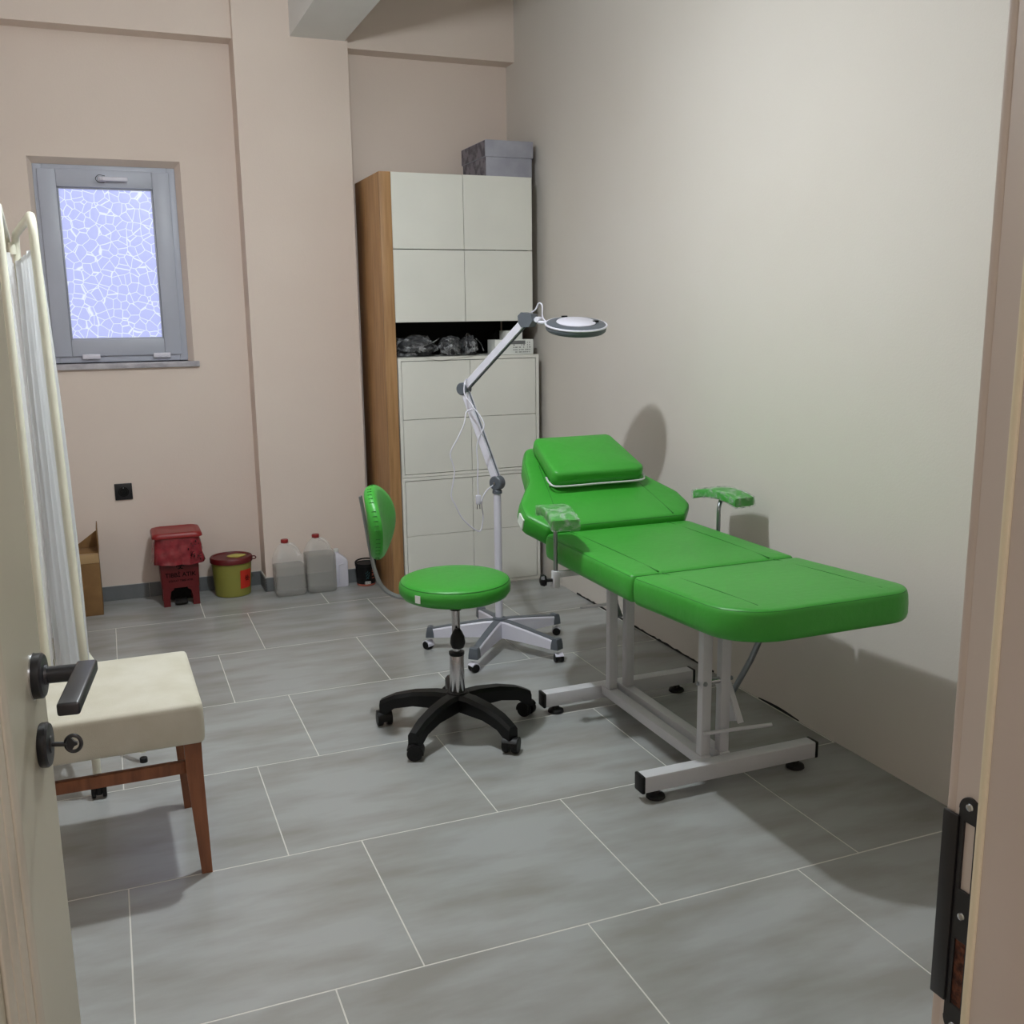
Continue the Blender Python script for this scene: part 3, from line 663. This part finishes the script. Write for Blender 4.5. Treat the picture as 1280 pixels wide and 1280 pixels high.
for rx, sg in ((1.446, 1), (2.113, -1)):
    bm = B((rx-.012, 1.073, .525), (rx+.012, 1.097, .585), .003); box(bm, (min(rx, rx+sg*.2), 1.078, .560), (max(rx, rx+sg*.2), 1.092, .582), .002); obj('armrest_clamp', bm, m_wmetal, t)
    bm = bmesh.new(); lathe(bm, [(.006, 0), (.006, .02), (.017, .022), (.021, .03), (.017, .042), (.006, .046)], (rx-.012 if sg > 0 else rx+.012, 1.085, .552), 9, axis_mx((-sg, .25, 0))); obj('clamp_knob', bm, m_black, t)

# pillow (separate cushion resting on the back pad)
t2 = thing('head_pillow', 'flat green rectangular pillow resting on the raised head end of the bed', 'pillow', tuple(mxb @ Vector((0, .36, .09))))
mxp = Matrix.Translation((BX+.012, 1.262, .630)) @ Matrix.Rotation(th, 4, 'X') @ Matrix.Translation((0, .215, .102)) @ Matrix.Rotation(math.radians(-2), 4, 'X')
po = rpoly([(-.20, 0, .03), (.195, .0, .03), (.165, .285, .03), (-.175, .285, .03)], 5)
pl = obj('pillow_cushion', pad(po, .062, .022, .008, mxp, .6), m_green, t2, ang=60)
bm = bmesh.new(); tube(bm, smooth_path([mxp @ Vector(p) for p in ((-.206, .05, .018), (-.203, .01, .012), (-.17, -.008, .010), (0, -.008, .010), (.165, -.008, .010), (.198, .012, .012), (.200, .05, .018))], 4), .0038, 8)
obj('wire_bracket', bm, m_wmetal, t2); rim(po, .054, mxp, pl, .0065)
bm = bmesh.new(); 
for x in (-.19, .185): tube(bm, [mxp @ Vector((x, .03, .012)), mxp @ Vector((x, .04, -.012))], .005, 8)
tube(bm, [mxp @ Vector((-.19, .04, -.008)), mxp @ Vector((.185, .04, -.008))], .004, 8)
obj('pillow_support', bm, m_wmetal, t2)

# ------------------------------------------------------------------ stool
SC = Vector((1.127, 1.23, 0))
t = thing('swivel_stool', 'green round-seated swivel stool with backrest on a black five-star base', 'stool', tuple(SC))
def castor(par, p, r, wid, mh, mw, ang):
    mx = axis_mx((math.cos(ang), math.sin(ang), 0))
    for s in (-1, 1):
        d = Vector((math.cos(ang), math.sin(ang), 0))*(s*wid*.32)
        bm = lathe(bmesh.new(), [(r*.35, -wid*.2), (r*.92, -wid*.2), (r, -wid*.12), (r, wid*.12), (r*.92, wid*.2), (r*.35, wid*.2)], Vector((p[0], p[1], r))+d, 20, mx)
        obj('wheel', bm, mw, par)
    # hood
    side = Vector((math.cos(ang), math.sin(ang), 0)); fw = Vector((-side.y, side.x, 0)); rings = []
    for q in [math.radians(-10+i*20) for i in range(9)]:
        rings.append([Vector((p[0], p[1], r))+fw*(rr_*math.cos(q))+Vector((0, 0, rr_*math.sin(q)))+side*w_ for rr_, w_ in ((r*.6, -wid*.5), (r*1.12, -wid*.5), (r*1.12, wid*.5), (r*.6, wid*.5))])
    obj('hood', ringloft(bmesh.new(), rings), mh, par)
bm = lathe(bmesh.new(), [(.0, .095), (.045, .095), (.048, .10), (.046, .135), (.036, .145), (.03, .145)], SC, 24)
hub = obj('base_hub', bm, m_black, t)
for a in (148, 219.5, 291.5, 4.5, 77):
    q = math.radians(a); d = Vector((math.cos(q), math.sin(q), 0)); s = Vector((-d.y, d.x, 0)); rings = []
    for u, wz, zt, zb in ((.02, .032, .140, .085), (.08, .030, .144, .086), (.16, .027, .138, .088), (.23, .024, .122, .074), (.262, .022, .108, .050), (.286, .020, .096, .046)):
        c0 = SC+d*u; rings.append([c0+s*(-wz)+Vector((0, 0, zb)), c0+s*wz+Vector((0, 0, zb)), c0+s*wz+Vector((0, 0, zt-.012)), c0+s*(wz*.6)+Vector((0, 0, zt)), c0-s*(wz*.6)+Vector((0, 0, zt)), c0-s*wz+Vector((0, 0, zt-.012))])
    lg = obj('star_leg', ringloft(bmesh.new(), rings), m_black, t, ang=30)
    bm = bmesh.new(); tube(bm, [SC+d*.268+Vector((0, 0, .072)), SC+d*.268+Vector((0, 0, .045))], .012, 10); obj('castor_stem', bm, m_black, lg)
    castor(lg, SC+d*.275, .027, .052, m_black, m_black, q+.5)
SH = .060
obj('outer_column', lathe(bmesh.new(), [(.026, .14), (.027, .15), (.025, .28), (.0235, .285)], SC, 28), m_chrome, t)
obj('column_collar', lathe(bmesh.new(), [(.026, .280), (.0275, .283), (.0275, .292), (.016, .294)], SC, 24), m_black, t)
obj('inner_column', lathe(bmesh.new(), [(.0145, .29), (.0145, .42+SH)], SC, 24), m_chrome, t)
obj('seat_boss', lathe(bmesh.new(), [(.02, .385+SH), (.021, .39+SH), (.021, .425+SH), (.05, .432+SH)], SC, 24), m_black, t)
obj('height_knob', lathe(bmesh.new(), [(.004, -.036), (.021, -.032), (.027, -.016), (.024, .008), (.016, .026), (.009, .036)], SC+Vector((-.006, -.032, .350)), 20), m_black, t)
obj('seat_plate', lathe(bmesh.new(), [(.02, .428+SH), (.13, .430+SH), (.13, .437+SH), (.02, .437+SH)], SC, 28), m_blackm, t)
R0 = .194; S1 = SC+Vector((0, 0, SH))
se = obj('seat_cushion', lathe(bmesh.new(), [(.0, .436), (.17, .436), (.183, .442), (R0, .458), (R0+.001, .475), (R0-.001, .487), (R0-.008, .497), (R0-.02, .502), (.13, .507), (.06, .509), (.001, .5095)], S1, 72), m_green, t, ang=60)
bm = bmesh.new(); tube(bm, [S1+Vector((math.cos(q)*(R0-.0065), math.sin(q)*(R0-.0065), .494)) for q in [2*PI*i/60 for i in range(60)]], .002, 6, closed=True); obj('rim_seam', bm, m_dgreen, se)
q = math.radians(212); e1 = Vector((-math.sin(q), math.cos(q), 0)); pc = S1+Vector((math.cos(q), math.sin(q), 0))*(R0+.0028)+Vector((0, 0, .468))
bm = bmesh.new(); ringloft(bm, [[pc+e1*a+Vector((0, 0, z))+Vector((math.cos(q), math.sin(q), 0))*d for a, z in ((-.011, -.013), (.011, -.013), (.011, .013), (-.011, .013))] for d in (-.002, 0)]); lb = obj('maker_label', bm, m_lbl, se, label='white maker label')
# backrest
ba = math.radians(156); d = Vector((math.cos(ba), math.sin(ba), 0)); s = Vector((-d.y, d.x, 0))
path = [SC+d*.06+Vector((0, 0, .490)), SC+d*.15+Vector((0, 0, .488)), SC+d*.205+Vector((0, 0, .494)), SC+d*.250+Vector((0, 0, .522)), SC+d*.275+Vector((0, 0, .575)), SC+d*.290+Vector((0, 0, .65)), SC+d*.305+Vector((0, 0, .76)), SC+d*.318+Vector((0, 0, .85))]
bm = bmesh.new(); P = smooth_path(path, 6); rings = []
for i, p in enumerate(P):
    tt = (P[min(i+1, len(P)-1)]-P[max(i-1, 0)]).normalized(); n = s.cross(tt)
    rings.append([p+s*a+n*b_ for a, b_ in ((-.017, -.003), (.017, -.003), (.017, .003), (-.017, .003))])
ringloft(bm, rings); obj('back_bar', bm, m_steel, t)
cb = SC+d*.296+Vector((0, 0, .757)); nrm = (-d+Vector((0, 0, .08))).normalized(); up = (Vector((0, 0, 1))+d*.08).normalized(); sd = s
def oval(k, off): return [cb+nrm*(off+.035*(k*math.cos(q)*.16/.16)**2)+sd*(.155*k*math.cos(q))+up*(.128*k*math.sin(q)*(1-.06*math.cos(q)**2)) for q in [2*PI*i/48 for i in range(48)]]
bm = bmesh.new(); ringloft(bm, [oval(.3, .004), oval(.9, .004), oval(.97, .010), oval(1.0, .024), oval(.985, .036), oval(.94, .044), oval(.8, .050), oval(.5, .053), oval(.15, .054)])
bk = obj('backrest_cushion', bm, m_green, t, ang=60)
bm = bmesh.new(); rings_ = []
for i in range(40):
    q = 2*PI*i/40; p = oval(.99, .018)[int(i*48/40)]; p2 = oval(1.0, .026)[int(i*48/40)]; tube(bm, [p, p2+nrm*.006], .0018, 5)
obj('stitch_row', bm, m_dgreen, bk)['kind'] = 'stuff'

# ------------------------------------------------------------------ magnifier lamp
PC = Vector((1.586, 2.0, 0))
t = thing('magnifier_lamp', 'white magnifying floor lamp with grey joints and five-star wheeled base', 'lamp', tuple(PC))
hb = lathe(bmesh.new(), [(.0, .070), (.030, .070), (.032, .130), (.028, .142), (.02, .146)], PC, 24); obj('base_hub', hb, m_gplast, t)
for a in (13, 85, 157, 229, 301):
    q = math.radians(a); d = Vector((math.cos(q), math.sin(q), 0)); s = Vector((-d.y, d.x, 0)); rings = []; r2 = []
    for u, wz, zt, zb in ((.02, .022, .132, .055), (.06, .022, .130, .058), (.15, .021, .118, .058), (.24, .019, .104, .056), (.300, .018, .094, .055)):
        c0 = PC+d*u; rings.append([c0+s*a_+Vector((0, 0, z_)) for a_, z_ in ((-wz, zb), (wz, zb), (wz, zt-.006), (wz*.8, zt), (-wz*.8, zt), (-wz, zt-.006))])
        r2.append([c0+s*a_+Vector((0, 0, z_)) for a_, z_ in ((-wz*.7, zt-.002), (wz*.7, zt-.002), (wz*.7, zt+.003), (-wz*.7, zt+.003))])
    lg = obj('star_leg', ringloft(bmesh.new(), rings), m_wplast, t, ang=30)
    obj('top_strip', ringloft(bmesh.new(), r2), m_gplast, lg)
    bm = bmesh.new(); ringloft(bm, [[PC+d*(u_)+s*a_+Vector((0, 0, z_)) for u_, a_ in ((.290+k_, -.021+k_*.4), (.290+k_, .021-k_*.4), (.326-k_, .021-k_*.4), (.326-k_, -.021+k_*.4))] for k_, z_ in ((0, .056), (.001, .075), (.006, .100), (.012, .104))])
    obj('leg_cap', bm, m_gplast, lg)
    castor(lg, PC+d*.318, .019, .036, m_wplast, m_black, q+.9)
bm = bmesh.new(); tube(bm, [PC+Vector((0, 0, .12)), PC+Vector((0, 0, .705))], .0165, 20); obj('pole', bm, m_wplast, t)
J1 = Vector((1.595, 2.007, .749)); J1 = Vector((1.588, 2.002, .745)); hdv = Vector((.25, -.37, 0)).normalized()
J2 = Vector((1.497, 2.150, 1.143)); J3 = Vector((1.680, 1.882, 1.434)); perp = Vector((-hdv.y, hdv.x, 0))
def barrel(p, r, w): return lathe(bmesh.new(), [(r*.86, -w), (r, -w*.8), (r, w*.8), (r*.86, w), (.004, w*1.05)], p, 24, axis_mx(perp))
obj('pole_collar', lathe(bmesh.new(), [(.021, .700), (.021, .712), (.016, .716)], PC, 20), m_gplast, t)
j = obj('lower_joint', barrel(J1, .031, .020), m_gplast, t)
obj('joint_screw', lathe(bmesh.new(), [(.006, 0), (.005, .003)], J1+perp*-.021, 10, axis_mx(-perp)), m_chrome, j)
obj('middle_joint', barrel(J2, .027, .024), m_gplast, t)
def arm(a, c, w, h):
    bm = bmesh.new(); up_ = hdv; rings = []
    dd = (c-a).normalized(); n = dd.cross(perp).normalized()
    for k_ in (0, 1):
        p = a.lerp(c, .04 if k_ == 0 else .97)
        rings.append([p+perp*x_+n*y_ for x_, y_ in ((-w, -h), (w, -h), (w, h*.7), (w*.6, h), (-w*.6, h), (-w, h*.7))])
    ringloft(bm, rings); return bm
obj('lower_arm', arm(J1, J2, .015, .017), m_wplast, t, ang=30)
obj('upper_arm', arm(J2, J3, .015, .016), m_wplast, t, ang=30)
for a_, c_, sg in ((J1, J2, -1), (J2, J3, 1)):
    dd = (c_-a_).normalized(); n = dd.cross(perp).normalized(); bm = bmesh.new(); tube(bm, [a_.lerp(c_, .06)-n*(-.020*sg if sg < 0 else .019), a_.lerp(c_, .96)-n*(-.020*sg if sg < 0 else .019)], .0035, 8); obj('tension_rod', bm, m_gplast, t)
bm = bmesh.new(); ringloft(bm, [[J3+hdv*a_+Vector((0, 0, z_))+perp*w_ for a_, z_ in ((-.024, -.012), (-.010, -.030), (.026, -.030), (.044, -.006), (.040, .022), (-.010, .030), (-.026, .016))] for w_ in (-.024, .024)])
obj('upper_joint', bm, m_gplast, t, ang=30)
HC = Vector((1.795, 1.650, 1.408)); HA = Vector((-.05, -.21, .975)).normalized(); mxh = axis_mx(HA)
bm = bmesh.new(); e = HC-(HC-J3).normalized()*.12; tube(bm, [J3+hdv*.042, J3.lerp(e, .5)+Vector((0, 0, -.004)), e], .0075, 10); obj('head_arm', bm, m_wplast, t)
pk = J3+hdv*.060; obj('head_pivot', lathe(bmesh.new(), [(.010, -.018), (.012, -.014), (.012, .014), (.010, .018)], pk, 14, axis_mx(perp)), m_wplast, t)
hd_ = obj('lamp_head', lathe(bmesh.new(), [(.075, -.020), (.112, -.020), (.119, -.014), (.121, .0), (.1205, .006), (.114, .012), (.085, .016), (.070, .014), (.070, -.018)], HC, 56, mxh), m_gplast, t, ang=50)
bm = bmesh.new(); tube(bm, [HC+mxh.to_3x3() @ Vector((.1205*math.cos(q), .1205*math.sin(q), .0065)) for q in [2*PI*i/56 for i in range(56)]], .0042, 8, closed=True); obj('white_ring', bm, m_wplast, hd_, label='white trim ring')
obj('lens_cover', lathe(bmesh.new(), [(.0, .006), (.077, .006), (.078, .017), (.072, .021), (.0, .023)], HC, 40, mxh), m_wplast, hd_, label='white lens cover')
R3 = mxh.to_3x3()
for v in ((-.012, .085, .020), (.070, -.03, .020)):
    p = HC+R3 @ Vector(v); obj('cover_clip', B(p-Vector((.012, .006, .003)), p+Vector((.012, .006, .004)), .002), m_black, hd_)
# cables
bm = bmesh.new(); tube(bm, smooth_path([J3+hdv*.025+Vector((0, 0, .03)), J3+hdv*.045+Vector((0, 0, .040)), J3+hdv*.062+Vector((0, 0, .065)), J3+hdv*.078+Vector((0, 0, .055)), J3+hdv*.080+Vector((0, 0, .01)), J3+hdv*.10+Vector((0, 0, -.012))], 6), .0030, 8); obj('head_cable', bm, m_wplast, t)
ca = [(1.500, 2.12, 1.185), (1.478, 2.085, 1.175), (1.468, 2.06, 1.125), (1.482, 1.99, 1.074), (1.443, 1.97, 1.06), (1.431, 1.97, 1.01), (1.401, 1.97, .951), (1.368, 1.97, .89), (1.384, 1.97, .818), (1.375, 1.97, .76), (1.367, 1.97, .71), (1.385, 1.97, .668), (1.414, 1.97, .61), (1.464, 1.97, .56), (1.496, 1.97, .55), (1.508, 1.97, .612), (1.502, 1.97, .671), (1.521, 1.97, .715), (1.560, 1.985, .738)]
bm = bmesh.new(); tube(bm, smooth_path(ca, 5), .0028, 8); obj('power_cable', bm, m_wplast, t)
cb_ = [(1.482, 1.99, 1.074), (1.505, 1.965, 1.035), (1.513, 1.95, 1.00), (1.490, 1.95, .955), (1.478, 1.95, .909), (1.482, 1.95, .841), (1.479, 1.95, .773), (1.481, 1.95, .705)]
pc2 = obj('plug_cable', tube(bmesh.new(), smooth_path(cb_, 5), .0028, 8), m_wplast, t)
pg = obj('plug', B((1.470, 1.941, .668), (1.492, 1.959, .708), .005), m_wplast, pc2)
bm = bmesh.new(); tube(bm, [(1.476, 1.95, .668), (1.475, 1.95, .648)], .0022, 6); tube(bm, [(1.486, 1.95, .668), (1.487, 1.95, .648)], .0022, 6); bm2 = obj('prong', bm, m_chrome, pc2)

# ------------------------------------------------------------------ upholstered seat behind the door
t = thing('upholstered_seat', 'cream fabric upholstered seat on red-brown wooden legs beside the open door', 'chair', (-.02, .80, 0))
cu = rpoly([(-.265, .562, .02), (.222, .562, .02), (.215, 1.025, .02), (-.255, 1.025, .02)], 5)
obj('seat', pad(cu, .108, .016, .008, Matrix.Translation((0, 0, .384)), .42), m_seat, t, ang=60)
for x, y, dx in ((.190, .615, .012), (-.232, .615, -.01), (.178, 1.015, .008), (-.225, 1.015, -.008)):
    bm = bmesh.new(); ringloft(bm, [[Vector((x+a*h+o, y+b_*h, z)) for a, b_ in ((-1, -1), (1, -1), (1, 1), (-1, 1))] for h, z, o in ((.0135, 0, dx), (.021, .30, 0), (.0215, .392, 0))])
    obj('leg', bm, m_legw, t)
for y in (.625, 1.010): obj('stretcher', B((-.213, y-.010, .286), (.172, y+.010, .318), .002), m_legw, t)

# ------------------------------------------------------------------ privacy screen
t = thing('privacy_screen', 'white cloth privacy screen with cream tubular frame behind the door', 'screen', (-.12, 1.5, 0))
H = 1.745
A3b, A3t = Vector((-.066, 1.19, .06)), Vector((-.092, 1.19, H)); A2 = Vector((-.195, 1.98, 0)); A1b, A1t = Vector((-.168, 1.09, .34)), Vector((-.170, 1.09, H+.015))
def panel(ab, at, cx_, cy_, name):
    far_b = Vector((cx_, cy_, .16)); far_t = Vector((cx_, cy_, H)); hz = (far_t-at).normalized(); r = .06
    pts = [ab, at-Vector((0, 0, r))]
    for i in range(1, 7):
        q = PI/2*i/6; pts.append(at-Vector((0, 0, r))+hz*(r-r*math.cos(q))+Vector((0, 0, r*math.sin(q))))
    for i in range(0, 7):
        q = PI/2*i/6; pts.append(far_t-hz*r-Vector((0, 0, r))+hz*(r*math.sin(q))+Vector((0, 0, r*math.cos(q))))
    pts.append(far_b); bm = bmesh.new(); tube(bm, pts, .0125, 14); f = obj('panel_frame', bm, m_post, t)
    bm = bmesh.new(); nb = ab.copy(); nb.z = max(.18, ab.z+.01); tube(bm, [nb, Vector((cx_, cy_, nb.z))], .010, 10); obj('lower_rail', bm, m_post, f)
    bm = bmesh.new(); G = []
    for i in range(61):
        u = i/60; row = []
        for k_ in range(15):
            v = k_/14; z0_ = max(.21, ab.z+.03); z = z0_+(H-.095-z0_)*v; a_ = ab.lerp(at, (z-ab.z)/(H-ab.z)); c_ = Vector((cx_, cy_, z)); a_.z = z; p = a_.lerp(c_, .012+u*.976)
            n = Vector((hz.y, -hz.x, 0)); amp = .012+.006*math.sin(v*3); p += n*(amp*math.sin(u*46+1.2*math.sin(v*2.2))+.006*math.sin(u*19+v*3)); row.append(bm.verts.new(p))
        G.append(row)
    for i in range(60):
        for k_ in range(14): bm.faces.new((G[i][k_], G[i+1][k_], G[i+1][k_+1], G[i][k_+1]))
    cl = obj('cloth', bm, m_cloth, t, ang=80)
    bm = bmesh.new(); za = at.copy(); za.z = H-.09; tube(bm, [za, Vector((cx_, cy_, H-.09))], .0035, 8); obj('curtain_wire', bm, m_post, f)
panel(A3b, A3t, -.188, 1.97, 'a'); panel(A1b, A1t, -.218, 1.99, 'b')
for z in (1.70, .5):
    bm = bmesh.new(); tube(bm, [(-.20, 1.955, z-.02), (-.20, 1.955, z+.02)], .012, 10); tube(bm, [(-.188, 1.97, z), (-.218, 1.99, z)], .008, 8); obj('hinge', bm, m_post, t)
bm = bmesh.new(); tube(bm, smooth_path([(-.188, 1.96, .42), (-.12, 1.82, .33), (.0, 1.55, .20), (.055, 1.435, .13), (.070, 1.405, .09), (.071, 1.40, .035)], 5), .0105, 12); ft = obj('stabiliser_leg', bm, m_post, t)
obj('rubber_tip', lathe(bmesh.new(), [(.0125, 0), (.0125, .014), (.0105, .016)], (.071, 1.40, 0), 14), m_rubber, ft); obj('tip_ring', lathe(bmesh.new(), [(.0105, .07), (.0135, .072), (.0135, .078), (.0105, .08)], (.071, 1.40, 0), 14), m_post, ft)
bm = bmesh.new(); tube(bm, smooth_path([(-.218, 1.97, .42), (-.29, 1.82, .30), (-.36, 1.68, .12), (-.37, 1.66, .0)], 5), .0105, 12); obj('stabiliser_leg', bm, m_post, t)
for p in (A3b,):
    h = obj('castor_housing', B((p.x-.010, p.y-.022, .012), (p.x+.010, p.y+.022, .064), .006), m_black, t)
    for s_ in (-1, 1): obj('wheel', lathe(bmesh.new(), [(.008, -.006), (.024, -.006), (.025, 0), (.024, .006), (.008, .006)], (p.x+s_*.016, p.y, .025), 20, axis_mx((1, 0, 0))), m_black, h)
